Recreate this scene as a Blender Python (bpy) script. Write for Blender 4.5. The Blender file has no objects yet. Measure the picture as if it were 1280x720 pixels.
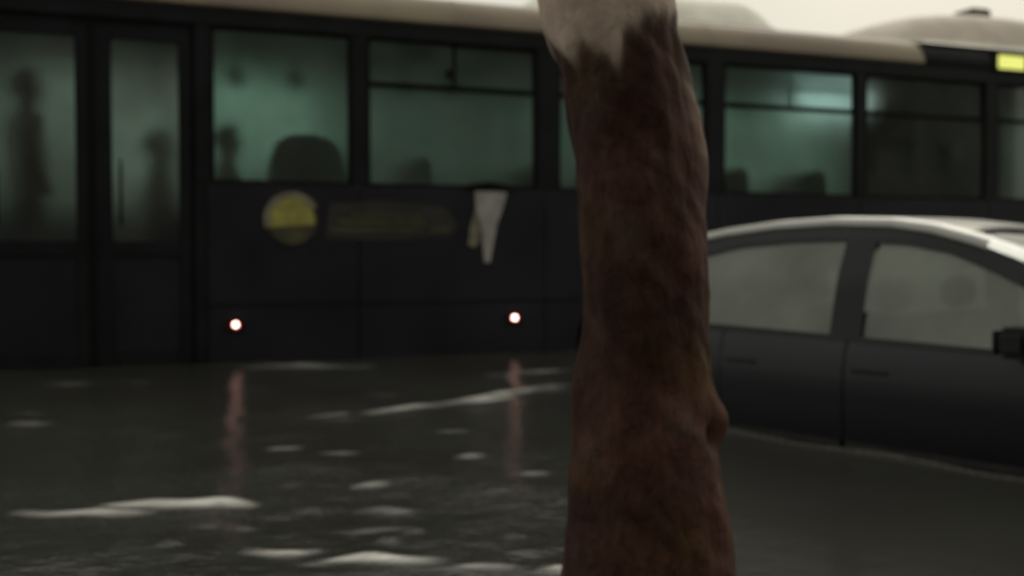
import bpy, bmesh, math, random
import numpy as np
from mathutils import Vector, Matrix
random.seed(7); rng = np.random.default_rng(11)
S = bpy.context.scene
COL = S.collection
R = math.radians

# ---------------------------------------------------------------- camera
cd = bpy.data.cameras.new('camera'); cam = bpy.data.objects.new('camera', cd); COL.objects.link(cam)
CAMZ = 0.87                                   # metres above the flood water (water = 0)
cam.location = (0, 0, CAMZ); cam.rotation_euler = (R(90 - 1.85), 0, 0)
cd.sensor_width = 36; cd.lens = 36 * 1300 / 1280
cd.clip_start = 0.05; cd.clip_end = 3000
cd.dof.use_dof = True; cd.dof.focus_distance = 1.36; cd.dof.aperture_fstop = 3.0
S.camera = cam

# ---------------------------------------------------------------- world, sun, exposure
SUN_EL, SUN_ROT = 38, 25
w = bpy.data.worlds.new('World'); S.world = w; w.use_nodes = True
nt = w.node_tree; nt.nodes.clear()
def wn(t, **k):
    n = nt.nodes.new(t)
    for a, b in k.items(): setattr(n, a, b)
    return n
sky = wn('ShaderNodeTexSky', sky_type='NISHITA', sun_disc=False)
sky.sun_elevation = R(SUN_EL); sky.sun_rotation = R(SUN_ROT); sky.air_density = 2; sky.dust_density = 6
tc = wn('ShaderNodeTexCoord')
noi = wn('ShaderNodeTexNoise'); noi.inputs['Scale'].default_value = 2.2; noi.inputs['Detail'].default_value = 5
rmp = wn('ShaderNodeValToRGB')
rmp.color_ramp.elements[0].position = .3; rmp.color_ramp.elements[0].color = (7.8, 7.75, 6.8, 1)
rmp.color_ramp.elements[1].position = .7; rmp.color_ramp.elements[1].color = (9.2, 8.7, 7.6, 1)
sep = wn('ShaderNodeSeparateXYZ'); mr = wn('ShaderNodeMapRange')
mr.inputs['From Min'].default_value = 0; mr.inputs['From Max'].default_value = 1
mr.inputs['To Min'].default_value = .85; mr.inputs['To Max'].default_value = 1.15
vm = wn('ShaderNodeVectorMath', operation='SCALE')
mx = wn('ShaderNodeMixRGB'); mx.inputs['Fac'].default_value = .93      # thick cloud over the clear sky
bg = wn('ShaderNodeBackground'); bg.inputs['Strength'].default_value = .1
out = wn('ShaderNodeOutputWorld')
L = nt.links.new
L(tc.outputs['Generated'], noi.inputs['Vector']); L(noi.outputs['Fac'], rmp.inputs['Fac'])
L(tc.outputs['Generated'], sep.inputs[0]); L(sep.outputs['Z'], mr.inputs['Value'])
L(rmp.outputs['Color'], vm.inputs[0]); L(mr.outputs['Result'], vm.inputs['Scale'])
L(sky.outputs['Color'], mx.inputs['Color1']); L(vm.outputs['Vector'], mx.inputs['Color2'])
L(mx.outputs['Color'], bg.inputs['Color']); L(bg.outputs['Background'], out.inputs['Surface'])
sd = bpy.data.lights.new('sun', 'SUN'); sd.energy = .5; sd.angle = R(30); sd.color = (1, .95, .86)
so = bpy.data.objects.new('sun', sd); COL.objects.link(so)
so.rotation_euler = (R(90 - SUN_EL), 0, R(180 - SUN_ROT))
S.view_settings.view_transform = 'Standard'; S.view_settings.look = 'None'
S.view_settings.exposure = 0; S.view_settings.gamma = 1

# ---------------------------------------------------------------- helpers
def mat(name, col, rough=.6, metal=0, var=.25, scale=6., col2=None, spec=.5, coat=0, bump=0, bscale=30, emis=None, es=0):
    m = bpy.data.materials.new(name); m.use_nodes = True; t = m.node_tree; b = t.nodes['Principled BSDF']
    n = t.nodes.new('ShaderNodeTexNoise'); n.inputs['Scale'].default_value = scale; n.inputs['Detail'].default_value = 6
    g = t.nodes.new('ShaderNodeNewGeometry'); t.links.new(g.outputs['Position'], n.inputs['Vector'])
    r = t.nodes.new('ShaderNodeValToRGB')
    r.color_ramp.elements[0].position = .3; r.color_ramp.elements[1].position = .7
    c2 = col2 or tuple(c * (1 + var) for c in col)
    r.color_ramp.elements[0].color = (*[c * (1 - var) for c in col], 1); r.color_ramp.elements[1].color = (*c2, 1)
    t.links.new(n.outputs['Fac'], r.inputs['Fac']); t.links.new(r.outputs['Color'], b.inputs['Base Color'])
    b.inputs['Roughness'].default_value = rough; b.inputs['Metallic'].default_value = metal
    b.inputs['Specular IOR Level'].default_value = spec; b.inputs['Coat Weight'].default_value = coat
    b.inputs['Coat Roughness'].default_value = .08
    if bump:
        n2 = t.nodes.new('ShaderNodeTexNoise'); n2.inputs['Scale'].default_value = bscale; n2.inputs['Detail'].default_value = 8
        t.links.new(g.outputs['Position'], n2.inputs['Vector'])
        bp = t.nodes.new('ShaderNodeBump'); bp.inputs['Strength'].default_value = bump; bp.inputs['Distance'].default_value = .02
        t.links.new(n2.outputs['Fac'], bp.inputs['Height']); t.links.new(bp.outputs['Normal'], b.inputs['Normal'])
    if emis:
        b.inputs['Emission Color'].default_value = (*emis, 1); b.inputs['Emission Strength'].default_value = es
    return m

def glassmat(name, tint, fogcol, fog, rough=.03, streak=.5, steam=0):
    """wet, partly steamed-up window: tinted clear glass + condensation film + reflection"""
    m = bpy.data.materials.new(name); m.use_nodes = True; t = m.node_tree; t.nodes.clear()
    N = t.nodes.new; l = t.links.new
    o = N('ShaderNodeOutputMaterial'); tr = N('ShaderNodeBsdfRefraction' if steam else 'ShaderNodeBsdfTransparent'); tr.inputs[0].default_value = (*tint, 1)
    if steam: tr.inputs['Roughness'].default_value = steam; tr.inputs['IOR'].default_value = 1.4
    df = N('ShaderNodeBsdfDiffuse'); df.inputs[0].default_value = (*fogcol, 1)
    tl = N('ShaderNodeBsdfTranslucent'); tl.inputs[0].default_value = (*fogcol, 1)
    gl = N('ShaderNodeBsdfGlossy'); gl.inputs['Roughness'].default_value = rough; gl.inputs[0].default_value = (.9, .95, .93, 1)
    fm = N('ShaderNodeMixShader'); l(df.outputs[0], fm.inputs[1]); l(tl.outputs[0], fm.inputs[2]); fm.inputs[0].default_value = .55
    g = N('ShaderNodeNewGeometry'); n = N('ShaderNodeTexNoise'); n.inputs['Scale'].default_value = 2.3; n.inputs['Detail'].default_value = 3
    l(g.outputs['Position'], n.inputs['Vector'])
    mp = N('ShaderNodeMapRange'); l(n.outputs['Fac'], mp.inputs['Value'])
    mp.inputs['From Min'].default_value = .3; mp.inputs['From Max'].default_value = .7
    mp.inputs['To Min'].default_value = fog * (1 - streak); mp.inputs['To Max'].default_value = min(1, fog * (1 + streak))
    a = N('ShaderNodeMixShader'); l(mp.outputs[0], a.inputs[0]); l(tr.outputs[0], a.inputs[1]); l(fm.outputs[0], a.inputs[2])
    fr = N('ShaderNodeFresnel'); fr.inputs['IOR'].default_value = 1.5
    b = N('ShaderNodeMixShader'); l(fr.outputs[0], b.inputs[0]); l(a.outputs[0], b.inputs[1]); l(gl.outputs[0], b.inputs[2])
    l(b.outputs[0], o.inputs['Surface'])
    return m

class MB:
    """collects shapes for ONE mesh object"""
    def __init__(s): s.v = []; s.f = []
    def add(s, v, f):
        k = len(s.v); s.v += [tuple(p) for p in v]; s.f += [tuple(i + k for i in q) for q in f]; return s
    def box(s, x0, x1, y0, y1, z0, z1, c=0.):
        """box, edges chamfered by c"""
        if c <= 0:
            v = [(x, y, z) for x in (x0, x1) for y in (y0, y1) for z in (z0, z1)]
            return s.add(v, [(0,1,3,2),(4,6,7,5),(0,4,5,1),(2,3,7,6),(0,2,6,4),(1,5,7,3)])
        bm = bmesh.new(); bmesh.ops.create_cube(bm, size=1)
        for p in bm.verts: p.co = Vector(((x0+x1)/2 + p.co.x*(x1-x0), (y0+y1)/2 + p.co.y*(y1-y0), (z0+z1)/2 + p.co.z*(z1-z0)))
        bmesh.ops.bevel(bm, geom=bm.edges[:], offset=c, segments=2, affect='EDGES')
        bm.verts.index_update()
        s.add([p.co[:] for p in bm.verts], [[q.index for q in f.verts] for f in bm.faces]); bm.free(); return s
    def prism(s, poly, axis, a, b):
        """2D polygon extruded along axis ('x': poly in (y,z); 'y': poly in (x,z); 'z': poly in (x,y))"""
        n = len(poly)
        def P(p, t): return {'x': (t, p[0], p[1]), 'y': (p[0], t, p[1]), 'z': (p[0], p[1], t)}[axis]
        v = [P(p, a) for p in poly] + [P(p, b) for p in poly]
        return s.add(v, [tuple(range(n))[::-1], tuple(range(n, 2*n))] + [(i, (i+1) % n, n+(i+1) % n, n+i) for i in range(n)])
    def tube(s, pts, rad, seg=10, cap=True):
        pts = [Vector(p) for p in pts]; rad = [float(q) for q in rad] if hasattr(rad, '__len__') else [rad]*len(pts)
        v = []; up = Vector((0.13, .29, 1)).normalized()
        for i, p in enumerate(pts):
            d = (pts[min(i+1, len(pts)-1)] - pts[max(i-1, 0)]).normalized()
            a = d.cross(up); a = a.normalized() if a.length > 1e-3 else d.orthogonal().normalized(); b = d.cross(a)
            v += [tuple(p + rad[i]*(math.cos(6.28318*j/seg)*a + math.sin(6.28318*j/seg)*b)) for j in range(seg)]
        n = len(pts)
        f = [(i*seg+j, i*seg+(j+1) % seg, (i+1)*seg+(j+1) % seg, (i+1)*seg+j) for i in range(n-1) for j in range(seg)]
        if cap: f += [tuple(range(seg))[::-1], tuple(range((n-1)*seg, n*seg))]
        return s.add(v, f)
    def lathe(s, prof, c, axis='y', seg=28):
        """profile (r, t) turned about axis through c"""
        v = []
        for r, t in prof:
            for j in range(seg):
                a = 6.28318530718*j/seg; u, q = r*math.cos(a), r*math.sin(a)
                v.append({'y': (c[0]+u, c[1]+t, c[2]+q), 'z': (c[0]+u, c[1]+q, c[2]+t), 'x': (c[0]+t, c[1]+u, c[2]+q)}[axis])
        n = len(prof)
        f = [(i*seg+j, i*seg+(j+1) % seg, (i+1)*seg+(j+1) % seg, (i+1)*seg+j) for i in range(n-1) for j in range(seg)]
        f += [tuple(range(seg))[::-1], tuple(range((n-1)*seg, n*seg))]
        return s.add(v, f)
    def grid(s, P, flip=False):
        """P[i][j] array of points -> quads"""
        P = np.asarray(P, float); a, b = P.shape[:2]
        f = [(i*b+j, (i+1)*b+j, (i+1)*b+j+1, i*b+j+1) for i in range(a-1) for j in range(b-1)]
        if flip: f = [q[::-1] for q in f]
        return s.add(P.reshape(-1, 3).tolist(), f)
    def build(s, name, m, parent=None, smooth=False, fix=True):
        me = bpy.data.meshes.new(name); me.from_pydata(s.v, [], s.f)
        if fix:
            bm = bmesh.new(); bm.from_mesh(me); bmesh.ops.recalc_face_normals(bm, faces=bm.faces[:]); bm.to_mesh(me); bm.free()
        me.materials.append(m)
        if smooth: me.shade_smooth() if smooth is True else me.set_sharp_from_angle(angle=R(smooth))
        o = bpy.data.objects.new(name, me); COL.objects.link(o); o.parent = parent
        return o
def tag(o, label=None, cat=None, group=None, kind=None):
    if label: o['label'] = label
    if cat: o['category'] = cat
    if group: o['group'] = group
    if kind: o['kind'] = kind
    return o
def empty(name, loc, rz, label, cat, group=None):
    o = bpy.data.objects.new(name, None); COL.objects.link(o); o.location = loc; o.rotation_euler = (0, 0, rz)
    return tag(o, label, cat, group)

GROUND = -.40
# ---------------------------------------------------------------- materials
M = {}
M['asphalt'] = mat('asphalt', (.045, .045, .045), .7, scale=3, bump=.3)
M['bus_dark'] = mat('bus_dark_paint', (.0210, .0210, .0265), .45, scale=1.3, var=.3, spec=.16)
M['bus_frame'] = mat('bus_black_frame', (.0125, .0145, .0160), .55, scale=3, spec=.12)
M['cove'] = mat('roof_edge_paint', (.225, .168, .145), .5, scale=1.1, var=.2, col2=(.26, .22, .145), spec=.3)
M['roof'] = mat('bus_roof_white', (.42, .40, .36), .55, scale=2, var=.15)
M['pod'] = mat('roof_unit_white', (.72, .70, .62), .5, scale=3, var=.15)
M['pod2'] = mat('roof_unit_beige', (.48, .42, .36), .55, scale=3, var=.15)
M['vent'] = mat('vent_brown', (.14, .12, .09), .6)
M['rubber'] = mat('rubber', (.006, .006, .006), .8, spec=.15)
M['steel'] = mat('dull_steel', (.25, .25, .25), .4, metal=1)
M['interior'] = mat('bus_interior_grey', (.07, .076, .074), .7, scale=2)
M['ceiling'] = mat('bus_ceiling_white', (.38, .42, .40), .6, scale=2)
M['panel_dark'] = mat('interior_dark_panel', (.012, .013, .013), .7)
M['seat'] = mat('seat_fabric', (.02, .022, .035), .85, scale=20)
M['yellow'] = mat('emblem_yellow', (.36, .34, .08), .6, scale=7, var=.35)
M['pale'] = mat('emblem_pale_rim', (.20, .19, .13), .6, scale=9, var=.3)
M['olive'] = mat('livery_olive', (.024, .0235, .018), .6, scale=5, var=.4)
M['olive2'] = mat('livery_olive_bar', (.062, .059, .027), .6, scale=5, var=.4)
M['white'] = mat('livery_white', (.36, .355, .33), .6, scale=6, var=.3)
M['lens'] = mat('lit_lens', (.8, .6, .6), .2, emis=(1, .53, .45), es=9)
M['redlens'] = mat('red_lens', (.03, .002, .005), .3)
M['tube'] = mat('ceiling_lamp_lit', (.6, .6, .6), .5, emis=(.85, .95, .95), es=5)
M['led'] = mat('led_yellow', (.1, .1, .02), .4, emis=(.80, .82, .20), es=1.15)
M['bus_glass'] = glassmat('bus_tinted_glass', (.68, .825, .775), (.34, .42, .39), .15, streak=.75, steam=.42)
M['far_glass'] = glassmat('bus_tinted_glass_offside', (.76, .88, .83), (.22, .30, .27), .30, streak=.95)
M['dim_glass'] = glassmat('bus_dark_tint_glass', (.42, .47, .46), (.15, .18, .17), .25, streak=.8)
M['clear_glass'] = glassmat('bus_clear_glass', (.55, .62, .58), (.3, .32, .31), .08, streak=.9, steam=.32)
M['door_glass'] = glassmat('bus_door_glass', (.65, .69, .67), (.26, .265, .26), .19, streak=.6, steam=.46)
M['car_glass'] = glassmat('car_steamed_glass', (.40, .45, .41), (.46, .50, .43), .66, streak=.3)
M['screen_glass'] = glassmat('car_windscreen_glass', (.5, .55, .52), (.42, .43, .43), .4, streak=.2)
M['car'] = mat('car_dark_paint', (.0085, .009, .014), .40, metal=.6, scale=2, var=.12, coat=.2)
M['car_roof_sheen'] = mat('car_roof_sky_sheen', (.31, .315, .30), .34, metal=.5, scale=2, var=.1, coat=.3)  # dark car's roof made pale: sky reflection put into its colour
M['car_black'] = mat('car_black_trim', (.016, .0185, .021), .5, spec=.25, scale=4)
M['waterline_glint'] = mat('car_waterline_glint', (.035, .033, .034), .4, metal=.3)
M['cabin'] = mat('car_cabin', (.05, .05, .048), .8)
M['wall'] = mat('plaster_wet', (.16, .145, .12), .75, scale=.8, var=.3, bump=.3, bscale=12)
M['stone'] = mat('boundary_wall', (.13, .125, .11), .8, scale=1.2, var=.3, bump=.3, bscale=12)
M['frame'] = mat('house_window_frame', (.30, .29, .27), .5)
M['pane'] = mat('house_window_pane', (.02, .022, .022), .08)
M['leaf'] = mat('foliage', (.045, .065, .022), .55, scale=1.5, var=.4)
M['limb'] = mat('bark_limb', (.05, .038, .03), .85, scale=14, var=.4, bump=.5)
M['skin'] = mat('skin', (.20, .12, .085), .6)
M['hair'] = mat('hair', (.01, .009, .008), .6)

# ---------------------------------------------------------------- setting: street and flood water
o = MB().add([(-900, -900, GROUND), (900, -900, GROUND), (900, 900, GROUND), (-900, 900, GROUND)], [(0, 1, 2, 3)]).build('street', M['asphalt']); tag(o, kind='structure')

def px(x, y):
    """ground point of the flood seen at a photo pixel (layout survey, fixed camera height)"""
    Y = 1300*CAMZ/(y - 318.); return ((x - 640)*Y/1300., Y)
def spaced(a, b, d0, d1):
    r = [a]
    while r[-1] < b: r.append(r[-1] + d0 + (d1 - d0)*(r[-1]-a)/(b-a))
    return r
xs = np.array([-900, -300, -120, -60, -30, -16, -10, -8] + list(np.arange(-6.6, 8.0, .032)) + [9, 11, 16, 30, 60, 120, 300, 900])
ys = np.array([-900, -200, -60, -20, -8, -4, -1, .6, 1.3] + spaced(1.9, 11.5, .018, .07) + [13, 16, 22, 30, 50, 90, 160, 300, 900])
X, Y = np.meshgrid(xs, ys, indexing='ij')
H = np.zeros_like(X)
for i in range(60):                                        # wind ripples
    lam = .10*(14**rng.random()); k = 6.2832/lam; a = rng.normal(1.45, .75)
    H += .0105*rng.random()*lam**.95*.16*np.sin(k*(X*math.cos(a) + Y*math.sin(a)) + rng.random()*6.28)*2.2
patch = .5 + .5*np.sin(.9*X + 1.3*Y + 1)*np.sin(1.7*X - .8*Y + 2.2)
H *= .30 + .50*patch
near = np.clip((11 - np.abs(Y - 5))/3, 0, 1)*np.clip((8 - np.abs(X))/2, 0, 1); H *= near*(1 - .75/(1 + np.exp(-(X - .35)/.12)))      # calmer in the lee of tree and car
foam_glint = np.zeros_like(X)  # pale crest colour: some froth, plus sky glint painted in
def crest(x0, y0, x1, y1, A, wd, fm, bow=0., foot=.8):
    """a small breaking wave between two surveyed points"""
    global H, foam_glint
    (ax, ay), (bx, by) = px(x0, y0), px(x1, y1)
    t = (X - ax)/(bx - ax); yc = ay + (by - ay)*t + bow*4*t*(1 - t) + .018*np.sin(9*X + x0) + .012*np.sin(23*X + y0)
    win = np.clip(1 - (2*t - 1)**2, 0, 1)**foot*(t > 0)*(t < 1)*(.8 + .25*np.sin(11*X + y0))
    d = Y - yc
    prof = np.where(d < 0, np.exp(-(d/wd)**2), np.exp(-(d/(wd*2.2))**2))
    H += A*win*prof
    foam_glint = np.maximum(foam_glint, fm*win*np.exp(-((d + wd*.35)/(wd*.75))**2))
for c in [(5, 644, 192, 641, .014, .032, 1.0), (118, 634, 322, 631, .024, .045, 1.3, .02), (300, 692, 400, 690, .010, .022, .9),
          (370, 709, 556, 703, .012, .024, 1.1, .01), (545, 713, 660, 711, .005, .014, .4), (675, 716, 735, 714, .012, .025, .8),
          (445, 517, 560, 508, .013, .06, .6), (510, 512, 712, 482, .022, .075, .8), (560, 505, 650, 496, .012, .05, .8),
          (300, 459, 470, 458, .018, .12, .35), (330, 562, 380, 560, .009, .03, .7), (395, 568, 450, 566, .006, .03, .35),
          (570, 573, 605, 570, .010, .035, .8), (435, 612, 490, 604, .010, .035, .5), (645, 593, 690, 590, .008, .03, .5),
          (440, 640, 520, 640, .006, .03, .25), (430, 664, 515, 664, .006, .025, .25), (0, 532, 70, 530, .008, .05, .2), (540, 540, 590, 538, .006, .04, .2),
          (380, 520, 440, 518, .007, .05, .25), (600, 470, 720, 462, .012, .1, .25)]: crest(*c)
r2 = np.random.default_rng(5)
for i in range(20):                                        # scattered small broken ripples
    x_ = r2.uniform(20, 690); y_ = r2.uniform(468, 712); l_ = r2.uniform(18, 70); q_ = (y_ - 318)/300
    crest(x_, y_, x_ + l_, y_ + r2.uniform(-3, 2), r2.uniform(.004, .010)/q_**.5, r2.uniform(.03, .05)/q_, r2.uniform(.03, .15))
# swell pushed along the flank of the car
CF = Vector((.651, -.759)); CL = Vector((.759, .651)); CO = Vector((1.456, 4.56))
dl = (X - CO.x)*CL.x + (Y - CO.y)*CL.y; df = (X - CO.x)*CF.x + (Y - CO.y)*CF.y
H += .03*np.exp(-((dl + .02)/.07)**2)*(df > -1.5)*(df < 2.2)*(.8 + .3*np.sin(7*df))
foam_glint = np.maximum(foam_glint, .12*np.exp(-((dl + .03)/.03)**2)*(df > -1.5)*(df < 2.0))  # sky highlight along the car's waterline, painted pale
nx, ny = X.shape
V = np.stack([X, Y, H], -1).reshape(-1, 3)
idx = np.arange(nx*ny).reshape(nx, ny)
F = np.stack([idx[:-1, :-1], idx[1:, :-1], idx[1:, 1:], idx[:-1, 1:]], -1).reshape(-1, 4)
me = bpy.data.meshes.new('flood_water'); me.vertices.add(len(V)); me.vertices.foreach_set('co', V.ravel())
me.loops.add(F.size); me.loops.foreach_set('vertex_index', F.ravel().astype(np.int32))
me.polygons.add(len(F)); me.polygons.foreach_set('loop_start', np.arange(0, F.size, 4, dtype=np.int32))
me.update(calc_edges=True); me.shade_smooth()
rip = 1 - .85/(1 + np.exp(-(X - .35)/.15)); rip *= np.clip((Y - 1.5)/2.2, .35, 1)
at = me.attributes.new('ripple', 'FLOAT', 'POINT'); at.data.foreach_set('value', rip.ravel().astype(np.float32))
at = me.attributes.new('foam_glint', 'FLOAT', 'POINT'); at.data.foreach_set('value', foam_glint.ravel().astype(np.float32))
m = bpy.data.materials.new('muddy_flood_water'); m.use_nodes = True; t = m.node_tree; b = t.nodes['Principled BSDF']
a = t.nodes.new('ShaderNodeAttribute'); a.attribute_name = 'foam_glint'
g = t.nodes.new('ShaderNodeNewGeometry')
n = t.nodes.new('ShaderNodeTexNoise'); n.inputs['Scale'].default_value = 16; n.inputs['Detail'].default_value = 6
mpn = t.nodes.new('ShaderNodeMapping'); mpn.inputs['Scale'].default_value = (.35, 1.2, 1)
t.links.new(g.outputs['Position'], mpn.inputs[0]); t.links.new(mpn.outputs[0], n.inputs['Vector'])
mrn = t.nodes.new('ShaderNodeMapRange'); mrn.inputs['From Min'].default_value = .2; mrn.inputs['From Max'].default_value = .48; t.links.new(n.outputs['Fac'], mrn.inputs['Value'])
mu = t.nodes.new('ShaderNodeMath'); mu.operation = 'MULTIPLY'; t.links.new(a.outputs['Fac'], mu.inputs[0]); t.links.new(mrn.outputs[0], mu.inputs[1])
mud = t.nodes.new('ShaderNodeTexNoise'); mud.inputs['Scale'].default_value = .7; mud.inputs['Detail'].default_value = 4; t.links.new(g.outputs['Position'], mud.inputs['Vector'])
cr = t.nodes.new('ShaderNodeValToRGB'); cr.color_ramp.elements[0].position = .35; cr.color_ramp.elements[1].position = .65
cr.color_ramp.elements[0].color = (.024, .0235, .0205, 1); cr.color_ramp.elements[1].color = (.034, .035, .029, 1)
t.links.new(mud.outputs['Fac'], cr.inputs['Fac'])
mixc = t.nodes.new('ShaderNodeMixRGB'); t.links.new(mu.outputs[0], mixc.inputs['Fac']); t.links.new(cr.outputs['Color'], mixc.inputs['Color1']); mixc.inputs['Color2'].default_value = (.75, .74, .70, 1)
t.links.new(mixc.outputs['Color'], b.inputs['Base Color'])
b.inputs['Roughness'].default_value = .17; b.inputs['IOR'].default_value = 1.33
n2 = t.nodes.new('ShaderNodeTexNoise'); n2.inputs['Scale'].default_value = 26; n2.inputs['Detail'].default_value = 3
mp2 = t.nodes.new('ShaderNodeMapping'); mp2.inputs['Scale'].default_value = (.6, 1.3, 1); t.links.new(g.outputs['Position'], mp2.inputs[0]); t.links.new(mp2.outputs[0], n2.inputs['Vector'])
bp = t.nodes.new('ShaderNodeBump'); bp.inputs['Strength'].default_value = .6; bp.inputs['Distance'].default_value = .012
ra = t.nodes.new('ShaderNodeAttribute'); ra.attribute_name = 'ripple'; rm = t.nodes.new('ShaderNodeMath'); rm.operation = 'MULTIPLY'
t.links.new(n2.outputs['Fac'], rm.inputs[0]); t.links.new(ra.outputs['Fac'], rm.inputs[1]); t.links.new(rm.outputs[0], bp.inputs['Height']); t.links.new(bp.outputs['Normal'], b.inputs['Normal'])
me.materials.append(m)
o = bpy.data.objects.new('flood_water', me); COL.objects.link(o); tag(o, kind='structure')

# ---------------------------------------------------------------- the bus (local x along its side, y inward, z above the water)
bus = empty('city_bus', (-3.80, 7.71, GROUND), math.atan2(.351, .936), 'long dark city bus with pale roof edge and round yellow emblem, standing in flood water', 'bus')
BZ = -GROUND                      # local z of the water line
def B(mb, name, m, parent=bus, smooth=False):
    mb.v = [(x, y, z + BZ) for x, y, z in mb.v]
    return mb.build(name, m, parent, smooth)
S0, S1, WID = -1.9, 12.3, 2.5
WB, WT = 1.46, 2.68               # window bottom / top
# skirt and lower side panels, bay by bay
cuts = [1.49, 2.70, 4.37, 4.62, 5.88, 6.14, 7.79, 9.46, 11.1, S1]
wheels = [5.25, 10.6]
def panel(a, b, y=0.):
    lo = -.12
    for wc in wheels:
        if a < wc < b:            # arch cut-out
            pts = [(a, lo), (wc - .56, lo)] + [(wc - .56*math.cos(q), .08 + .56*math.sin(q)) for q in np.linspace(.0, math.pi, 17)] + [(wc + .56, lo), (b, lo), (b, WB - .02), (a, WB - .02)]
            return MB().prism([p for p in pts], 'y', y, y + .04)
    return MB().box(a, b, y, y + .04, lo, WB - .02, .008)
for a, c in zip([1.49, 2.70, 4.37, 6.14, 7.79, 9.46], [2.70, 4.37, 6.14, 7.79, 9.46, S1]):
    B(panel(a + .002, c - .002), 'side_panel', M['bus_dark'])
B(MB().box(S0, -.21, 0, .04, -.12, WB - .02, .008), 'side_panel', M['bus_dark'])
B(MB().box(1.49, S1, -.006, .001, .46, .475), 'rub_rail', M['bus_frame'])
# header above the windows
B(MB().box(S0, S1, 0.004, .08, WT, 2.81), 'header', M['bus_frame'])
# pillars
for a, c in [(-.42, -.21), (1.40, 1.52), (2.645, 2.775), (4.30, 4.50), (6.02, 6.20), (7.735, 7.845), (9.40, 9.55), (11.05, 11.2), (12.1, S1)]:
    B(MB().box(a, c, .006, .085, WB - .02, WT, .006), 'pillar', M['bus_frame'])
# windows: frame > rail, pane
def window(a, c, rail=True, y=.03, g='bus_glass', sash=True):
    f = MB(); e = .028
    f.box(a, c, y - .012, y + .03, WT - e, WT).box(a, c, y - .012, y + .03, WB - .02, WB - .02 + e)
    f.box(a, a + e, y - .012, y + .03, WB - .02 + e, WT - e).box(c - e, c, y - .012, y + .03, WB - .02 + e, WT - e)
    w_ = B(f, 'window', M['rubber'])
    zr = 2.29
    if rail:
        B(MB().box(a + e, c - e, y - .02, y + .03, zr - .022, zr + .022), 'slider_rail', M['rubber'], w_)
        B(MB().box(a + e, c - e, y, y + .006, WB - .02 + e, zr - .022), 'lower_pane', M[g], w_)
        mid = (a + c)/2
        B(MB().box(a + e, mid + .02, y, y + .006, zr + .022, WT - e), 'sliding_pane', M[g], w_)
        B(MB().box(mid - .02, c - e, y + .014, y + .02, zr + .022, WT - e), 'sliding_pane', M[g], w_)
        if not sash: return w_
        B(MB().box(mid - .014, mid + .014, y - .012, y + .024, zr + .022, WT - e), 'sash_bar', M['rubber'], w_)
        B(MB().box(mid - .07, mid - .03, y - .025, y - .002, zr + .08, zr + .16, .006), 'latch', M['rubber'], w_)
    else:
        B(MB().box(a + e, c - e, y, y + .006, WB - .02 + e, WT - e), 'pane', M[g], w_)
    return w_
window(1.52, 2.645, False); window(2.775, 4.30); window(4.50, 6.02); window(6.20, 7.735, sash=False); window(7.845, 9.40, g='clear_glass', sash=False); window(9.55, 11.05, g='clear_glass', sash=False); window(11.2, 12.1, False); window(S0, -.42, False)
# double door
B(MB().box(1.395, 1.50, .012, .09, -.12, WB - .02), 'door_post', M['bus_frame']); B(MB().box(-.215, -.2, .012, .09, -.12, WT), 'door_post', M['bus_frame'])
B(MB().box(-.2, 1.395, .03, .09, 2.64, WT), 'door_header', M['bus_frame'])
for a, c in [(-.20, .64), (.66, 1.39)]:
    ga, gc = a + .13, c - .11
    f = MB(); y = .035
    f.box(a, ga, y, y + .045, .0, 2.64, .006).box(gc, c, y, y + .045, .0, 2.64, .006)
    f.box(ga, gc, y, y + .045, 2.53, 2.64).box(ga, gc, y, y + .045, .86, .97).box(ga, gc, y, y + .045, .0, .12)
    leaf = B(f, 'door_leaf', M['bus_frame'])
    B(MB().box(ga, gc, y + .02, y + .026, .97, 2.53), 'door_pane', M['door_glass'], leaf)
    B(MB().box(ga, gc, y + .012, y + .03, .12, .86), 'kick_panel', M['bus_dark'], leaf)
    B(MB().tube([(ga + .06, y - .01, 1.1), (ga + .06, y - .035, 1.15), (ga + .06, y - .035, 1.55), (ga + .06, y - .01, 1.6)], .012), 'door_handle', M['rubber'], leaf)
    B(MB().box(c - .02, c + .03, y - .006, y + .03, .0, 2.64), 'door_seal', M['rubber'], leaf)
# pale roof edge moulding, darker towards the display
prof = [(0, 2.812), (-.018, 2.83), (-.016, 2.86), (.02, 2.95), (.09, 3.03), (.20, 3.085), (.26, 3.085), (.26, 2.812)]
B(MB().prism(prof, 'x', S0, 8.56), 'roof_edge', M['cove'], smooth=40)
for s in (1.1, 3.55, 6.05):
    B(MB().prism([(p[0] - .004, p[1] + .002) for p in prof[1:6]] + [(.19, 3.07), (.08, 3.02), (.02, 2.94), (-.01, 2.86)], 'x', s, s + .02), 'joint_cover', M['cove'])
prof2 = [(.012, 2.812), (-.004, 2.84), (.0, 2.95), (.06, 3.03), (.20, 3.07), (.26, 3.07), (.26, 2.812)]
B(MB().prism(prof2, 'x', 8.57, S1), 'front_fascia', M['bus_frame'], smooth=40)
B(MB().prism([(.03, 3.048), (.10, 3.078), (.26, 3.10), (.26, 3.072), (.10, 3.052)], 'x', 8.62, S1), 'gutter', M['pod'])
d = B(MB().box(9.46, 10.02, -.012, .03, 2.80, 3.035, .008), 'route_display', M['rubber'])
led = MB()
for i in range(9):
    for j in range(4):
        led.box(9.535 + .041*i, 9.535 + .041*i + .036, -.018, -.012, 2.835 + .036*j, 2.835 + .036*j + .031)
B(led, 'lit_segment_block', M['led'], d)
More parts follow.
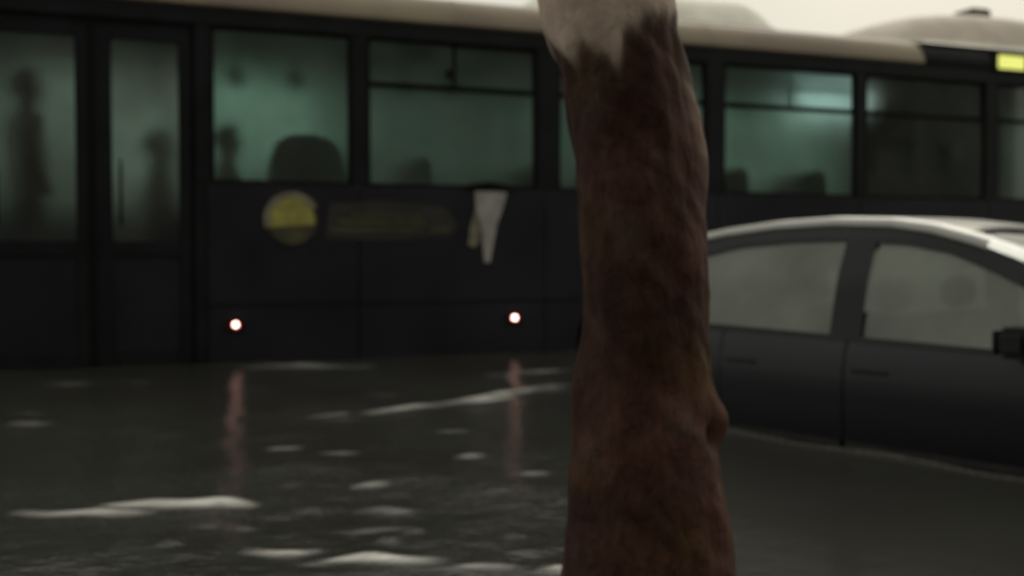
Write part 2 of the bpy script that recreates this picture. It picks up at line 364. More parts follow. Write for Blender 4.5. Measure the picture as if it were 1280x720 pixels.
# roof
P = []
for s in (S0, 1, 4, 7, 10, S1):
    P.append([(s, y, 3.085 + .085*math.sin(math.pi*(y - .2)/(WID - .4))) for y in np.linspace(.2, WID - .2, 17)])
B(MB().grid(P), 'roof', M['roof'], smooth=True)
B(MB().box(S0, S1, .2, WID - .2, 2.77, 2.80), 'ceiling_panel', M['ceiling'])
B(MB().prism([(WID - p[0], p[1]) for p in prof], 'x', S0, S1), 'roof_edge', M['cove'], smooth=40)
# roof units
def pod(a, c, y0, y1, h, m, rnd):
    P = []
    for s in np.concatenate([a + rnd*(1 - np.cos(np.linspace(0, math.pi/2, 8))), c - rnd*(1 - np.cos(np.linspace(math.pi/2, 0, 8)))]):
        q = min(1, (s - a)/rnd, (c - s)/rnd); q = math.sqrt(max(0, 1 - (1 - q)**2))
        P.append([(s, y, 3.06 + (h*q + .05)*(1 - abs(2*(y - y0)/(y1 - y0) - 1)**5) + .0) for y in np.linspace(y0, y1, 21)])
    return B(MB().grid(P), 'roof_unit', m, smooth=True)
u1 = pod(4.6, 7.15, .42, 2.1, .40, M['pod'], .35)
B(MB().box(4.72, 7.05, .36, .43, 3.09, 3.135, .01), 'unit_skirt', M['vent'], u1)
u2 = pod(8.30, 12.25, .34, 2.1, .50, M['pod2'], 1.85)
B(MB().box(10.12, 10.42, .95, 1.3, 3.52, 3.74, .03), 'vent_cap', M['vent'], u2)
B(MB().box(8.6, 11.2, .26, .36, 3.085, 3.15, .02), 'unit_skirt', M['pod'], u2)
# far side, ends, floor
B(MB().box(S0, S1, WID - .04, WID, -.12, WB - .02), 'far_side_panel', M['bus_dark'])
B(MB().box(S0, S1, WID - .08, WID, WT, 2.81), 'header', M['bus_frame'])
fw = [S0, -.3, 1.3, 2.9, 4.5, 6.1, 7.7, 9.3, 10.9, S1]
for i, (a, c) in enumerate(zip(fw[:-1], fw[1:])):
    B(MB().box(a, a + .12, WID - .085, WID - .004, WB - .02, WT), 'pillar', M['bus_frame'])
    if i in (3, 4): B(MB().box(a + .12, c, WID - .05, WID - .044, WB - .02, WT), 'dim_pane', M['dim_glass'])
    elif i in (7, 8): B(MB().box(a + .12, c, WID - .06, WID - .03, WB - .02, WT), 'added_dark_panel', M['panel_dark'])  # boards added over far windows to darken the near ones
    else: B(MB().box(a + .12, c, WID - .05, WID - .044, WB - .02, WT), 'far_pane', M['far_glass'])
B(MB().box(S0, S1, .05, WID - .05, .50, .55), 'bus_floor', M['interior'])
B(MB().box(S0, S0 + .05, .0, WID, -.12, 2.81), 'end_panel', M['bus_dark'])
B(MB().box(S1 - .05, S1, .0, WID, -.12, WB), 'end_panel', M['bus_dark']); B(MB().box(S1 - .05, S1, 0, WID, WT, 2.81), 'end_header', M['bus_dark'])
B(MB().box(S1 - .035, S1 - .03, .04, WID - .04, WB, WT), 'end_pane', M['far_glass'])
B(MB().box(9.70, 9.74, .1, WID - .1, .55, 2.77), 'cab_partition', M['panel_dark'])
# seats
def seat(s, y):
    mb = MB(); mb.box(s, s + .42, y, y + .82, .95, 1.05, .03)
    mb.prism([(s - .10, 1.0), (s + .02, 1.0), (s - .04, 1.66), (s - .10, 1.72), (s - .17, 1.66)], 'y', y, y + .82)
    o = B(mb, 'seat', M['seat']); B(MB().tube([(s + .2, y + .4, .55), (s + .2, y + .4, .97)], .04), 'seat_leg', M['steel'], o)
for s in (2.15, 3.0, 3.85, 4.75, 5.6, 6.9, 7.7): seat(s, 1.58)
for s in (3.4, 4.6, 6.6, 7.5): seat(s, .14)
pr_ = [(1.96, .98), (2.62, .98), (2.63, 1.50), (2.58, 1.74), (2.50, 1.83), (2.36, 1.87), (2.16, 1.86), (2.06, 1.80), (2.0, 1.64)]
bn = B(MB().prism(pr_, 'y', .17, .27), 'side_bench_back', M['seat']); B(MB().box(1.96, 2.62, .27, .68, .92, 1.04, .03), 'bench_cushion', M['seat'], bn)
for s in (1.6, 4.4, 6.6): B(MB().tube([(s, .95, .55), (s, .95, 2.77)], .018), 'grab_pole', M['steel'])
rail = B(MB().tube([(S0 + .1, .75, 2.58), (8.3, .75, 2.58)], .016), 'ceiling_rail', M['steel'])
for s in (1.78, 2.3, 3.3, 3.7, 6.9): B(MB().tube([(s, .75, 2.58), (s, .75, 2.44)], .012).lathe([(.05, -.015), (.068, 0), (.05, .015), (.034, 0)], (s, .75, 2.37), 'y', 16), 'hand_strap', M['rubber'], rail)
for s, y in ((8.40, 1.80), (8.88, 1.74), (9.12, 1.74)):
    o = B(MB().box(s - .03, s + .20 if s < 9 else s + .10, y - .02, y + .34, 2.60, 2.77, .01), 'ceiling_lamp', M['interior'])
    B(MB().box(s - .02, s + .19 if s < 9 else s + .09, y - .03, y - .021, 2.615, 2.76), 'lamp_diffuser', M['tube'], o)
# side marker lamps, lit
for s, z in [(1.695, .31), (4.075, .315)]:
    o = B(MB().box(s - .075, s + .075, -.02, .002, z - .06, z + .04, .012), 'marker_lamp', M['redlens'])
    B(MB().lathe([(.021, -.02), (.020, -.034), (.013, -.044), (.005, -.048)], (s, 0, z), 'y', 18), 'lamp_lens', M['lens'], o, smooth=True)
# livery: emblem, band, ribbon
def disc(mb, c, r0, r1, y0, y1, a0=0, a1=360, n=40):
    A = [R(a0 + (a1 - a0)*i/n) for i in range(n + 1)]
    if r0 <= 0: return mb.prism([(c[0] + r1*math.cos(a), c[1] + r1*math.sin(a)) for a in A[:-1]], 'y', y0, y1)
    for p, q in zip(A[:-1], A[1:]):
        mb.prism([(c[0] + r*math.cos(a), c[1] + r*math.sin(a)) for r, a in ((r0, p), (r1, p), (r1, q), (r0, q))], 'y', y0, y1)
    return mb
e = B(disc(MB(), (2.15, 1.15), 0, .20, -.010, .001), 'emblem', M['olive2'])
B(MB().prism([(2.15 + .178*math.cos(a), 1.15 + .178*math.sin(a)) for a in np.linspace(R(-12), R(200), 30)], 'y', -.014, -.0095), 'emblem_face', M['yellow'], e)
B(disc(MB(), (2.15, 1.15), .176, .228, -.0155, .001, 28, 200), 'emblem_rim', M['pale'], e)
bd = B(MB().prism([(2.42, 1.0), (3.0, .985), (3.5, 1.03), (3.56, 1.12), (3.45, 1.27), (2.9, 1.32), (2.46, 1.29)], 'y', -.005, .001), 'livery_band', M['olive'])
for a, c, z0, z1 in [(2.45, 3.24, 1.05, 1.10), (2.52, 3.28, 1.115, 1.165), (2.62, 3.26, 1.18, 1.215), (3.31, 3.5, 1.06, 1.11), (2.5, 3.0, 1.235, 1.255)]:
    B(MB().prism([(a, z0 + .01), (a + .04, z0), (c - .03, z0 + .012), (c, z0 + .03), (c - .05, z1), (a + .02, z1 - .008)], 'y', -.010, -.0045), 'band_bar', M['olive2'], bd)
rb = B(MB().prism([(3.715, 1.415), (4.01, 1.415), (3.965, 1.26), (3.915, 1.13), (3.88, .96), (3.85, .80), (3.80, .80), (3.785, .96), (3.775, 1.1), (3.725, 1.26)], 'y', -.011, .001), 'white_ribbon_mark', M['white'])
B(MB().prism([(3.72, 1.26), (3.765, 1.1), (3.75, .98), (3.71, .93), (3.655, .95), (3.675, 1.12)], 'y', -.008, .001), 'ribbon_tail', M['pale'], rb)
B(MB().prism([(3.62, 1.44), (4.06, 1.44), (4.02, 1.475), (3.84, 1.50), (3.66, 1.475)], 'y', -.02, .0), 'flap_hinge', M['rubber'])
# wheels
for wc in wheels:
    for y in (.10, WID - .38):
        o = B(MB().lathe([(.25, 0), (.44, 0), (.48, .04), (.48, .24), (.44, .28), (.25, .28)], (wc, y, .08), 'y', 36), 'wheel', M['rubber'], smooth=40)
        B(MB().lathe([(.05, -.02), (.10, -.02), (.11, .06), (.2, .08), (.25, .02), (.25, .2), (.05, .2)], (wc, y, .08), 'y', 24), 'rim', M['steel'], o, smooth=40)
    B(disc(MB(), (wc, .08), .56, .60, .02, .5, 0, 180, 20), 'wheel_arch_liner', M['rubber'])

# ---------------------------------------------------------------- passengers in the bus
def bus_pt(p):
    return bus.matrix_basis @ Vector((p[0], p[1], p[2] + BZ))
def person(name_label, s, y, pose, facing, top, trousers, seatz=1.05, scale=1., raised=False):
    """one skinned body, hair and clothing as children; pose 'sit' or 'stand'"""
    J = {}; E = []
    st = pose == 'stand'
    hz = .92 if st else .10                          # hip height above floor / seat
    J['pelvis'] = ((0, 0, hz), .125); J['belly'] = ((.01, 0, hz + .17), .125); J['chest'] = ((.0, 0, hz + .36), .135)
    J['neck'] = ((.01, 0, hz + .54), .055); J['head0'] = ((.025, 0, hz + .61), .072); J['head1'] = ((.03, 0, hz + .71), .092); J['head2'] = ((.02, 0, hz + .79), .070)
    E += [('pelvis', 'belly'), ('belly', 'chest'), ('chest', 'neck'), ('neck', 'head0'), ('head0', 'head1'), ('head1', 'head2')]
    for k, sg in (('l', 1), ('r', -1)):
        J['sh' + k] = ((-.01, .17*sg, hz + .47), .062)
        if raised and st and k == 'r': J['el' + k] = ((.12, .24*sg, hz + .62), .044); J['wr' + k] = ((.10, .20*sg, hz + .88), .032); J['hd' + k] = ((.10, .20*sg, hz + .96), .032)
        elif st: J['el' + k] = ((-.02, .22*sg, hz + .20), .044); J['wr' + k] = ((.06, .22*sg, hz - .04), .032); J['hd' + k] = ((.09, .21*sg, hz - .13), .032)
        else: J['el' + k] = ((.04, .23*sg, hz + .20), .044); J['wr' + k] = ((.24, .17*sg, hz + .08), .032); J['hd' + k] = ((.33, .14*sg, hz + .05), .032)
        J['hip' + k] = ((.0, .09*sg, hz - .05), .09)
        if st: J['kn' + k] = ((.02, .10*sg, .48), .062); J['an' + k] = ((-.01, .10*sg, .08), .042); J['toe' + k] = ((.15, .11*sg, .04), .038)
        else: J['kn' + k] = ((.42, .11*sg, .10), .066); J['an' + k] = ((.44, .11*sg, -.40), .042); J['toe' + k] = ((.58, .12*sg, -.45), .038)
        E += [('chest', 'sh' + k), ('sh' + k, 'el' + k), ('el' + k, 'wr' + k), ('wr' + k, 'hd' + k), ('pelvis', 'hip' + k), ('hip' + k, 'kn' + k), ('kn' + k, 'an' + k), ('an' + k, 'toe' + k)]
    keys = list(J)
    me = bpy.data.meshes.new('person'); me.from_pydata([J[k][0] for k in keys], [(keys.index(a), keys.index(c)) for a, c in E], [])
    o = bpy.data.objects.new('person', me); COL.objects.link(o)
    mo = o.modifiers.new('skin', 'SKIN'); sub = o.modifiers.new('sub', 'SUBSURF'); sub.levels = sub.render_levels = 2
    for i, k in enumerate(keys): me.skin_vertices[0].data[i].radius = (J[k][1], J[k][1]*(1.15 if k in ('chest', 'belly', 'pelvis') else 1)); me.skin_vertices[0].data[i].use_root = k == 'pelvis'
    dg = bpy.context.evaluated_depsgraph_get(); dg.update()
    nm = bpy.data.meshes.new_from_object(o.evaluated_get(dg)); o.modifiers.clear(); o.data = nm
    nm.materials.clear(); nm.materials.append(M['skin']); nm.materials.append(top); nm.materials.append(trousers)
    for p in nm.polygons:                            # clothing zones of the one continuous body
        c = p.center; arm = abs(c.y) > .155
        p.material_index = 0 if c.z > hz + .545 and not arm else 2 if (c.z < hz + .02 and not (arm and c.z > hz - .02)) else 1
        if (arm and pose == 'sit' and c.x > .25 and c.z > .05 and hz + .0 < c.z < hz + .12) or (st and c.z > hz + .86 and arm): p.material_index = 0
    nm.shade_smooth()
    o.location = bus_pt((s, y, .55 if st else seatz)); o.rotation_euler = (0, 0, bus.rotation_euler.z + facing); o.scale = (scale,)*3
    # hair cap, nose, ears
    hv = MB(); P = []
    for i in range(9):
        th = math.pi*.62*i/8
        P.append([(.015 - .015*(i/8) + .098*math.sin(th)*math.cos(a)*(.98 if math.cos(a) > 0 else 1.1), .093*math.sin(th)*math.sin(a), hz + .735 + .115*math.cos(th) - (.02 if math.cos(a) < 0 else -.05)*(i/8)) for a in np.linspace(0, 2*math.pi, 21)])
    hv.grid(P).build('hair', M['hair'], o, smooth=True)
    fc = MB().add([(.115, .016, hz + .68), (.115, -.016, hz + .68), (.145, 0, hz + .675), (.118, 0, hz + .735), (.115, 0, hz + .66)], [(0, 2, 3), (1, 3, 2), (0, 4, 2), (1, 2, 4)])
    fc.build('nose', M['skin'], o)
    for sg in (1, -1): MB().lathe([(.008, -.008), (.026, 0), (.008, .008)], (.01, .092*sg, hz + .70), 'y', 10).build('ear', M['skin'], o)
    return tag(o, name_label, 'person', 'passengers in the bus')
cloth = lambda n, c: mat(n, c, .85, scale=15)
person('standing passenger in a pale shirt behind the bus door glass', .16, .60, 'stand', R(25), cloth('shirt_pale', (.42, .38, .36)), cloth('trousers_dark', (.02, .02, .025)))
person('seated passenger in grey behind the door leaf beside the pillar', 1.12, .75, 'sit', 0, cloth('jacket_grey', (.05, .05, .052)), cloth('trousers_black', (.015, .015, .015)), .98)

person('seated passenger in dark brown beside the bus pillar next to the door', 1.68, .48, 'sit', R(8), cloth('jacket_brown', (.014, .012, .012)), cloth('trousers_dark_blue', (.015, .016, .025)), .97, 1.05)
# ---------------------------------------------------------------- the car (local x forward, y inward from its near flank, z above water)
CWD = 1.66
car = empty('hatchback_car', (CO.x, CO.y, GROUND), math.atan2(CF.y, CF.x), 'small dark hatchback car with steamed windows, half sunk in flood water', 'car')
def C(mb, name, m, parent=car, smooth=False):
    mb.v = [(x, y, z - GROUND) for x, y, z in mb.v]
    return mb.build(name, m, parent, smooth)
XR, XF = -1.62, 2.12
ip = lambda x, a, b: float(np.interp(x, a, b))
def zbelt(x): return ip(x, [XR, -1.2, 0, .9, 1.3, XF], [.53, .52, .495, .475, .46, .30])
def plan(x):  # how far the flank is drawn in at the ends
    if x < -1.1: return .22*((-1.1 - x)/.52)**2.2
    if x > 1.3: return .30*((x - 1.3)/.82)**2.2
    return 0.
def flank(x, z):
    zz = [-.26, -.16, -.08, .10, .30, .42, .50, .56, .75, .95, 1.05]
    yy = [.12, .05, .03, .005, -.005, .008, .04, .055, .10, .185, .25]
    return plan(x) + ip(z, zz, yy)
def zrail(x):  # outer line of roof rail and pillars
    return ip(x, [-1.60, -1.45, -1.25, -1.05, -.8, -.5, -.2, .1, .3, .5, .7, .9, 1.1, 1.28], [.53, .70, .85, .925, .968, 1.000, 1.010, .998, .968, .915, .845, .745, .63, .50])
def zwin(x):   # upper line of the side glass
    return ip(x, [-1.25, -1.1, -.95, -.7, -.4, -.1, .2, .4, .6, .8, 1.0, 1.12], [.56, .74, .85, .905, .93, .935, .915, .875, .80, .705, .59, .49])
def side_strip(x0, x1, zlo, zhi, off=0., n=24, rows=10, mir=False, ends=None):
    P = []
    for x in np.linspace(x0, x1, n):
        a, b = zlo(x), zhi(x); b = max(b, a + .001); row = []
        for z in np.linspace(a, b, rows):
            y = flank(x, z) + off; row.append((x, CWD - y if mir else y, z))
        P.append(row)
    return MB().grid(P)
arches = [(-1.02, .31), (1.42, .31)]
def zlow(x):
    z = -.2
    for c, r in arches:
        if abs(x - c) < r + .03: z = max(z, -.11 + math.sqrt(max(0, (r + .03)**2 - (x - c)**2)))
    return z
for mir in (False, True):
    C(side_strip(XR, -.68, zlow, zbelt, n=30, mir=mir), 'rear_quarter', M['car'], smooth=True)
    C(side_strip(1.02, XF, zlow, zbelt, n=36, mir=mir), 'front_wing', M['car'], smooth=True)
    C(side_strip(-.68, 1.02, lambda x: -.2, lambda x: -.07, mir=mir), 'sill', M['car_black'], smooth=True)
    C(side_strip(-.68, 1.02, lambda x: -.07, zbelt, .02, mir=mir), 'door_jamb', M['car_black'], smooth=True)
    for a, c in [(-.672, -.004), (.004, 1.012)]:
        dr = C(side_strip(a, c, lambda x: -.06, lambda x: zbelt(x) - .006, -.002, mir=mir), 'door', M['car'], smooth=True)
        hx = a + .12; yy = flank(hx, .36)
        h = MB().box(hx - .09, hx + .09, yy - .010, yy + .02, .35, .372, .006)
        if mir: h.v = [(x, CWD - y, z) for x, y, z in h.v]
        C(h, 'door_handle', M['car'], dr)
        C(side_strip(a + .01, c - .01, lambda x: .018, lambda x: .052, -.012, rows=4, mir=mir), 'side_strip', M['waterline_glint'], dr, smooth=True)  # low trim added along the doors, waterline highlight put into its colour
    # roof rail and A/C pillars (body colour), B pillar, glass
    C(side_strip(-1.6, 1.27, lambda x: max(zwin(x), zbelt(x)) if -1.25 < x < 1.12 else zbelt(x), zrail, -.002, n=70, rows=5, mir=mir), 'window_surround', M['car_black'], smooth=True)
    C(side_strip(-.095, .06, zbelt, lambda x: zwin(x) + .004, -.004, n=4, mir=mir), 'b_pillar', M['car_black'], smooth=True)
    C(side_strip(-1.0, -.95, zbelt, lambda x: zwin(x) + .004, -.004, n=3, mir=mir), 'c_pillar', M['car_black'], smooth=True)
    C(side_strip(.065, 1.11, lambda x: zbelt(x) + .012, zwin, .010, n=40, mir=mir), 'front_side_window', M['car_glass'], smooth=True)
    C(side_strip(-.95, -.09, lambda x: zbelt(x) + .012, zwin, .010, n=20, mir=mir), 'rear_side_window', M['car_glass'], smooth=True)
    C(side_strip(-1.24, -1.0, lambda x: zbelt(x) + .012, zwin, .010, n=20, mir=mir), 'quarter_window', M['car_glass'], smooth=True)
    C(side_strip(-1.2, 1.1, lambda x: zbelt(x) - .004, lambda x: zbelt(x) + .016, -.008, n=40, rows=3, mir=mir), 'belt_seal', M['car_black'], smooth=True)
    # added pale moulding along the roof edge, sky sheen put into its colour
    P = []
    for x in np.linspace(-1.15, .56, 50):
        z = zrail(x); y = flank(x, z)
        P.append([(x, (CWD - q if mir else q), h) for q, h in ((y - .012, z - .006), (y - .014, z + .006), (y - .004, z + .024), (y + .03, z + .036), (y + .09, z + .040))])
    C(MB().grid(P), 'roof_edge_sheen', M['car_roof_sheen'], smooth=True)
    # mirror
    mx_, mz = .80, .535; yy = flank(mx_, mz)
    q = MB().box(mx_ - .075, mx_ + .06, yy - .215, yy - .045, mz - .058, mz + .062, .03)
    q.box(mx_ + .0, mx_ + .06, yy - .06, yy + .04, mz - .045, mz + .0, .01)
    if mir: q.v = [(x, CWD - y, z) for x, y, z in q.v]
    mo = C(q, 'door_mirror', M['car_black'], smooth=40)
    q = MB().box(mx_ - .079, mx_ - .073, yy - .20, yy - .06, mz - .042, mz + .046)
    if mir: q.v = [(x, CWD - y, z) for x, y, z in q.v]
    C(q, 'mirror_glass', M['pane'], mo)
def cross(x, z, crown, inset, n=21, lift=0):
    y0 = flank(x, z) + inset
    return [(x, y, z + lift + crown*(1 - abs(2*(y - y0)/(CWD - 2*y0) - 1)**2.4)) for y in np.linspace(y0, CWD - y0, n)]
C(MB().grid([cross(x, zrail(x) + .034, .012, .05) for x in np.linspace(-1.15, .42, 30)]), 'roof', M['car_roof_sheen'], smooth=True)
C(MB().grid([cross(x, zrail(x), .04 + .03*(x - .3), .01) for x in np.linspace(.40, 1.27, 26)]), 'windscreen', M['screen_glass'], smooth=True)
C(MB().grid([cross(x, zrail(x) + .006, .044, .012, lift=.006) for x in np.linspace(.385, .43, 4)]), 'windscreen_header', M['car_black'], smooth=True)
C(MB().grid([cross(x, zrail(x), .05, .01) for x in np.linspace(-1.6, -1.13, 16)]), 'rear_window', M['car_glass'], smooth=True)
C(MB().grid([cross(x, zbelt(x), .09 if x < 1.9 else .09*(XF - x)/.22, .0) for x in np.linspace(1.2, XF, 26)]), 'bonnet', M['car'], smooth=True)
for xx, nm in ((XF, 'front_bumper'), (XR, 'rear_bumper')):
    P = []
    for z in np.linspace(-.22, zbelt(xx), 12):
        y0 = flank(xx, z); sg = 1 if xx > 0 else -1
        P.append([(xx + sg*.10*(1 - abs(2*(y - y0)/(CWD - 2*y0) - 1)**3)*math.sin(math.pi*min(1, (z + .35)/.9)), y, z) for y in np.linspace(y0, CWD - y0, 17)])
    C(MB().grid(P), nm, M['car'], smooth=True)
for y in (.32, CWD - .32):
    C(MB().lathe([(.11, .06), (.13, 0), (.08, -.03)], (XF + .0, y, .2), 'x', 18), 'headlight', M['frame'])
    C(MB().box(XR - .05, XR + .02, y - .09, y + .09, .25, .48, .02), 'tail_lamp', M['redlens'])
C(MB().box(XR + .1, XF - .1, .1, CWD - .1, -.24, -.2), 'floor_pan', M['car_black'])
C(MB().box(.85, 1.2, .1, CWD - .1, .25, .47, .03), 'dashboard', M['cabin'])
for x, y in ((.25, .28), (.25, .92), (-.6, .28), (-.6, .92)):
    q = C(MB().box(x - .25, x + .25, y, y + .46, .0, .14, .04).prism([(x - .25, .1), (x - .13, .1), (x - .24, .58), (x - .34, .58)], 'y', y, y + .46), 'seat', M['cabin'])
    C(MB().box(x - .35, x - .25, y + .12, y + .34, .60, .76, .03), 'headrest', M['cabin'], q)
C(MB().lathe([(.17, -.015), (.19, 0), (.17, .015), (.155, 0)], (.72, CWD - .42, .42), 'x', 24), 'steering_wheel', M['car_black'])
for c, r in arches:
    for y in (.05, CWD - .25):
        o = C(MB().lathe([(.17, 0), (.27, 0), (.29, .03), (.29, .17), (.27, .2), (.17, .2)], (c, y, -.11), 'y', 32), 'wheel', M['rubber'], smooth=40)
        C(MB().lathe([(.04, .01), (.14, .02), (.17, .0), (.17, .18), (.04, .18)], (c, y, -.11), 'y', 20), 'rim', M['steel'], o)

# ---------------------------------------------------------------- street tree in front
TY = 2.40; K = 541.7
tree = empty('street_tree', (.315, TY, GROUND), 0, 'thick dark reddish tree trunk with pale peeled bark at its top, before the bus', 'tree')
tp = [(-1150, 420, 520), (-700, 522, 640), (-260, 622, 770), (-120, 655, 806), (-40, 671, 826), (0, 677, 833), (40, 684, 840), (100, 702, 856), (200, 718, 872), (300, 726, 882), (400, 728, 886), (480, 725, 890), (550, 717, 897), (600, 713, 904), (720, 704, 926), (800, 692, 945), (900, 668, 972), (1010, 630, 1010)]
tz = np.array([CAMZ + (318 - p[0])/K for p in tp])[::-1]
tl_ = np.array([(p[1] - 640)/K for p in tp])[::-1]; tr_ = np.array([(p[2] - 640)/K for p in tp])[::-1]
NS, NR = 220, 420
zz = np.linspace(tz[0], tz[-1], NR); cx = (np.interp(zz, tz, tl_) + np.interp(zz, tz, tr_))/2; rr = (np.interp(zz, tz, tr_) - np.interp(zz, tz, tl_))/2
TH = np.linspace(0, 2*math.pi, NS, endpoint=False)
ph = rng.random(40)*6.28
V = []; peel_rimlight = []
for i, z in enumerate(zz):
    for j, th in enumerate(TH):
        u = math.cos(th)                                       # -1 left, +1 right as seen from the road side
        front = -math.sin(th)
        edge = CAMZ + (318 - float(np.interp(u, [-1, -.85, -.7, -.55, -.35, -.2, 0, .3, .6, 1], [55, 88, 84, 66, 84, 100, 64, 46, 36, 30])))/K + .005*math.sin(17*th + 2)
        pl = 1/(1 + math.exp(-(z - edge)/.007)) if z > 0 else 0
        rg = sum((.35/k)*math.sin(k*3*th + ph[k] + (2.1 + k)*z*(1 + .3*math.sin(3*z + k))) for k in range(1, 7))
        rg2 = sum((.3/k)*math.sin(23*k*z + ph[10 + k] + 3*k*th) for k in range(1, 5))
        bark = (.0085*rg + .007*rg2*(1 - .4*pl))
        r = rr[i] + bark*(1 - .6*pl) + pl*.012
        # knot on the right and the torn flange on the left
        r += .030*math.exp(-((th - 6.05)/.22)**2 - ((z - .49)/.055)**2) - .016*math.exp(-((th - 5.75)/.13)**2 - ((z - .46)/.035)**2)
        r += .022*math.exp(-((th - 3.25)/.16)**2 - ((z - .55)/.10)**2)
        r += .020*math.exp(-((th - 6.1)/.25)**2 - ((z - 1.13)/.16)**2)
        V.append((cx[i] - .315 + r*math.cos(th), r*math.sin(th), z - GROUND))
        rim_light = .30*math.exp(-((th - 5.98)/.20)**4 - ((z - 1.14)/.15)**4)*(.75 + .25*math.sin(19*z + 7*th)); peel_rimlight.append(max(pl, rim_light))  # right edge paler: rim light put into the bark colour
F = [(i*NS + j, i*NS + (j + 1) % NS, (i + 1)*NS + (j + 1) % NS, (i + 1)*NS + j) for i in range(NR - 1) for j in range(NS)] + [tuple(range((NR - 1)*NS, NR*NS))]
me = bpy.data.meshes.new('trunk'); me.from_pydata(V, [], F); me.shade_smooth()
at = me.attributes.new('peel_rimlight', 'FLOAT', 'POINT'); at.data.foreach_set('value', np.array(peel_rimlight, np.float32))
m = bpy.data.materials.new('wet_bark'); m.use_nodes = True; t = m.node_tree; b = t.nodes['Principled BSDF']; N = t.nodes.new; l = t.links.new
g = N('ShaderNodeNewGeometry'); mp = N('ShaderNodeMapping'); mp.inputs['Scale'].default_value = (6, 6, 3.6); l(g.outputs['Position'], mp.inputs[0])
n = N('ShaderNodeTexNoise'); n.inputs['Scale'].default_value = 1.6; n.inputs['Detail'].default_value = 8; l(mp.outputs[0], n.inputs['Vector'])
cr = N('ShaderNodeValToRGB'); e = cr.color_ramp.elements; e[0].position = .3; e[0].color = (.052, .026, .020, 1); e[1].position = .72; e[1].color = (.088, .057, .045, 1)
x = e.new(.52); x.color = (.078, .035, .026, 1); l(n.outputs['Fac'], cr.inputs['Fac'])
n3 = N('ShaderNodeTexNoise'); n3.inputs['Scale'].default_value = 4.5; n3.inputs['Detail'].default_value = 4; l(g.outputs['Position'], n3.inputs['Vector'])
lr = N('ShaderNodeMapRange'); lr.inputs['From Min'].default_value = .53; lr.inputs['From Max'].default_value = .72; lr.inputs['To Max'].default_value = .7; l(n3.outputs['Fac'], lr.inputs['Value'])
lm = N('ShaderNodeMixRGB'); l(lr.outputs[0], lm.inputs['Fac']); l(cr.outputs['Color'], lm.inputs['Color1']); lm.inputs['Color2'].default_value = (.085, .050, .014, 1)
a = N('ShaderNodeAttribute'); a.attribute_name = 'peel_rimlight'
n4 = N('ShaderNodeTexNoise'); n4.inputs['Scale'].default_value = 9; n4.inputs['Detail'].default_value = 5; l(g.outputs['Position'], n4.inputs['Vector'])
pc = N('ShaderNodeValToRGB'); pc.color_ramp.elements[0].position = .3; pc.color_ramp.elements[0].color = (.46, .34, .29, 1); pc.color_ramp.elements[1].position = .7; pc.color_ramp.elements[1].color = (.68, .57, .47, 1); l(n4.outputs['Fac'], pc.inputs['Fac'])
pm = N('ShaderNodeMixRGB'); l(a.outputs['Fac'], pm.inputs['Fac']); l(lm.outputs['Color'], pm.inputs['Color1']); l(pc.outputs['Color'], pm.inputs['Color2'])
n5 = N('ShaderNodeTexNoise'); n5.inputs['Scale'].default_value = 3.1; n5.inputs['Detail'].default_value = 3; n5.inputs['Distortion'].default_value = .6; l(g.outputs['Position'], n5.inputs['Vector'])
vo = N('ShaderNodeTexVoronoi'); vo.feature = 'DISTANCE_TO_EDGE'; vo.inputs['Scale'].default_value = 3.4
mp8 = N('ShaderNodeMapping'); mp8.inputs['Scale'].default_value = (7, 7, 1.7); n8 = N('ShaderNodeTexNoise'); n8.inputs['Scale'].default_value = 13; n8.inputs['Detail'].default_value = 5; l(g.outputs['Position'], n8.inputs['Vector'])
v8 = N('ShaderNodeVectorMath'); v8.operation = 'MULTIPLY_ADD'; v8.inputs[1].default_value = (.11,)*3; l(n8.outputs['Color'], v8.inputs[0]); l(g.outputs['Position'], v8.inputs[2]); l(v8.outputs[0], mp8.inputs[0]); l(mp8.outputs[0], vo.inputs['Vector'])
m5 = N('ShaderNodeMapRange'); m5.inputs['From Min'].default_value = .36; m5.inputs['From Max'].default_value = .62; m5.inputs['To Min'].default_value = .62; m5.inputs['To Max'].default_value = 1.45; l(n5.outputs['Fac'], m5.inputs['Value'])
m6 = N('ShaderNodeMapRange'); m6.inputs['From Max'].default_value = .09; m6.inputs['To Min'].default_value = .72; m6.inputs['To Max'].default_value = 1; l(vo.outputs['Distance'], m6.inputs['Value'])
m7 = N('ShaderNodeMath'); m7.operation = 'MULTIPLY'; l(m5.outputs[0], m7.inputs[0]); l(m6.outputs[0], m7.inputs[1])
sc = N('ShaderNodeVectorMath'); sc.operation = 'SCALE'; l(lm.outputs['Color'], sc.inputs[0]); l(m7.outputs[0], sc.inputs['Scale']); l(sc.outputs[0], pm.inputs['Color1'])
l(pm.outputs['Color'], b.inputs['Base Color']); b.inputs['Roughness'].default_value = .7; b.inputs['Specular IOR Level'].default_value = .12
bp = N('ShaderNodeBump'); bp.inputs['Strength'].default_value = 1; bp.inputs['Distance'].default_value = .03; l(n.outputs['Fac'], bp.inputs['Height']); l(bp.outputs['Normal'], b.inputs['Normal'])
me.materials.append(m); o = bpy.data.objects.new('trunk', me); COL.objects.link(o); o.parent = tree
top = Vector((cx[-1] - .315, 0, zz[-1] - GROUND - .03)); tips = []
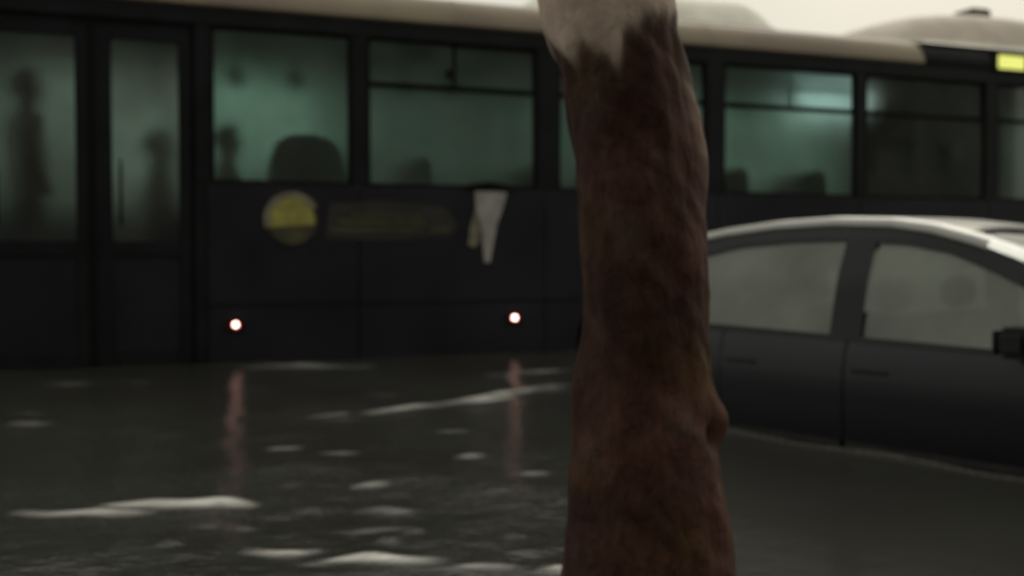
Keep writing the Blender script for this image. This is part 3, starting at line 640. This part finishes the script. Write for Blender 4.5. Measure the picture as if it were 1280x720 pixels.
for k in range(7):                                             # limbs above the frame
    an = k*.9 + .3; q = top.copy(); pts = [q - Vector((0, 0, .12)), q.copy()]; ln = 4.2 if k else 5.
    dv = Vector((math.cos(an)*.8, math.sin(an)*.8, 1.15)) if k else Vector((.05, .05, 1.5))
    for st_ in range(6):
        dv += Vector((rng.normal(0, .15), rng.normal(0, .15), .08)); q = q + dv.normalized()*ln/6; pts.append(q.copy())
        if st_ > 1: tips.append(q.copy())
    MB().tube(pts, list(np.linspace(.085 if k else .12, .015, len(pts))), 10).build('limb', M['limb'], tree, smooth=True)
mb = MB()
for c in tips:
    for cl in range(5):
        cc = c + Vector(rng.normal(0, .45, 3))
        for q in range(42):
            p = cc + Vector(rng.normal(0, .22, 3)); n_ = Vector(rng.normal(0, 1, 3)); n_.z = abs(n_.z) + .3; n_.normalize()
            t1 = n_.orthogonal().normalized()*.055; t2 = n_.cross(t1).normalized()*.03
            mb.add([p - t1, p + t2, p + t1, p - t2], [(0, 1, 2, 3)])
cro = mb.build('crown', M['leaf'], tree, fix=False); cro['kind'] = 'stuff'

# ---------------------------------------------------------------- what lies round the street; unseen blocks added to shut out sky
def facade(x0, x1, y, h, label, cols, rows):
    bld = empty('unseen_building', ((x0 + x1)/2, y, GROUND), 0, label, 'building')
    W = (x1 - x0)/2; cw = 2*W/cols; fh = h/rows
    wl = MB()
    wl.box(-W, W, -8, -.3, 0, h)
    for r_ in range(rows):
        wl.box(-W, W, -.3, 0, r_*fh, r_*fh + .9); wl.box(-W, W, -.3, 0, r_*fh + 2.4, (r_ + 1)*fh)
        for c_ in range(cols + 1):
            a = -W + c_*cw - .75; wl.box(max(-W, a), min(W, a + 1.5), -.3, 0, r_*fh + .9, r_*fh + 2.4)
    wl.build('wall', M['wall'], bld)
    MB().box(-W - .3, W + .3, -8.2, .35, h, h + .3).build('cornice', M['stone'], bld)
    fm = MB(); a, c = .75, cw - .75
    fm.box(a, a + .06, -.2, -.12, .9, 2.4).box(c - .06, c, -.2, -.12, .9, 2.4).box(a, c, -.2, -.12, .9, .96).box(a, c, -.2, -.12, 2.34, 2.4).box((a + c)/2 - .03, (a + c)/2 + .03, -.2, -.12, .96, 2.34)
    f0 = None
    for r_ in range(rows):
        for c_ in range(cols):
            if f0 is None:
                f0 = fm.build('window', M['frame'], bld); p0 = MB().box(a, c, -.17, -.155, .9, 2.4).build('pane', M['pane'], f0); fo, po = f0, p0
            else:
                fo = f0.copy(); COL.objects.link(fo); po = p0.copy(); COL.objects.link(po); po.parent = fo
            fo.location = (-W + c_*cw, 0, r_*fh)
    return bld
facade(-22, -4.5, -6, 9.6, 'unseen narrower plastered block of three storeys, added behind the camera to block sky', 6, 3)
facade(-4, 18, -6.5, 12.8, 'unseen taller plastered block behind the camera, added to block sky and darken reflections', 7, 4)
facade(18.5, 46, -6.2, 11.0, 'unseen wide plastered block past the taller one, added to darken the bus windows', 9, 3)
# boundary wall beyond the bus
bw = empty('boundary_wall', (2, 24, GROUND), R(14), 'long grey boundary wall across the street beyond the bus', 'wall')
MB().box(-24, 24, 0, .25, 0, 2.5).build('wall_body', M['stone'], bw); MB().box(-24, 24, -.06, .31, 2.5, 2.62).build('coping', M['stone'], bw)
pr = None
for i in range(13):
    if pr is None: pr = MB().box(-.2, .2, -.12, .37, 0, 2.8, .02).build('pier', M['stone'], bw); q = pr
    else: q = pr.copy(); COL.objects.link(q)
    q.location = (-24 + 4*i, 0, 0)
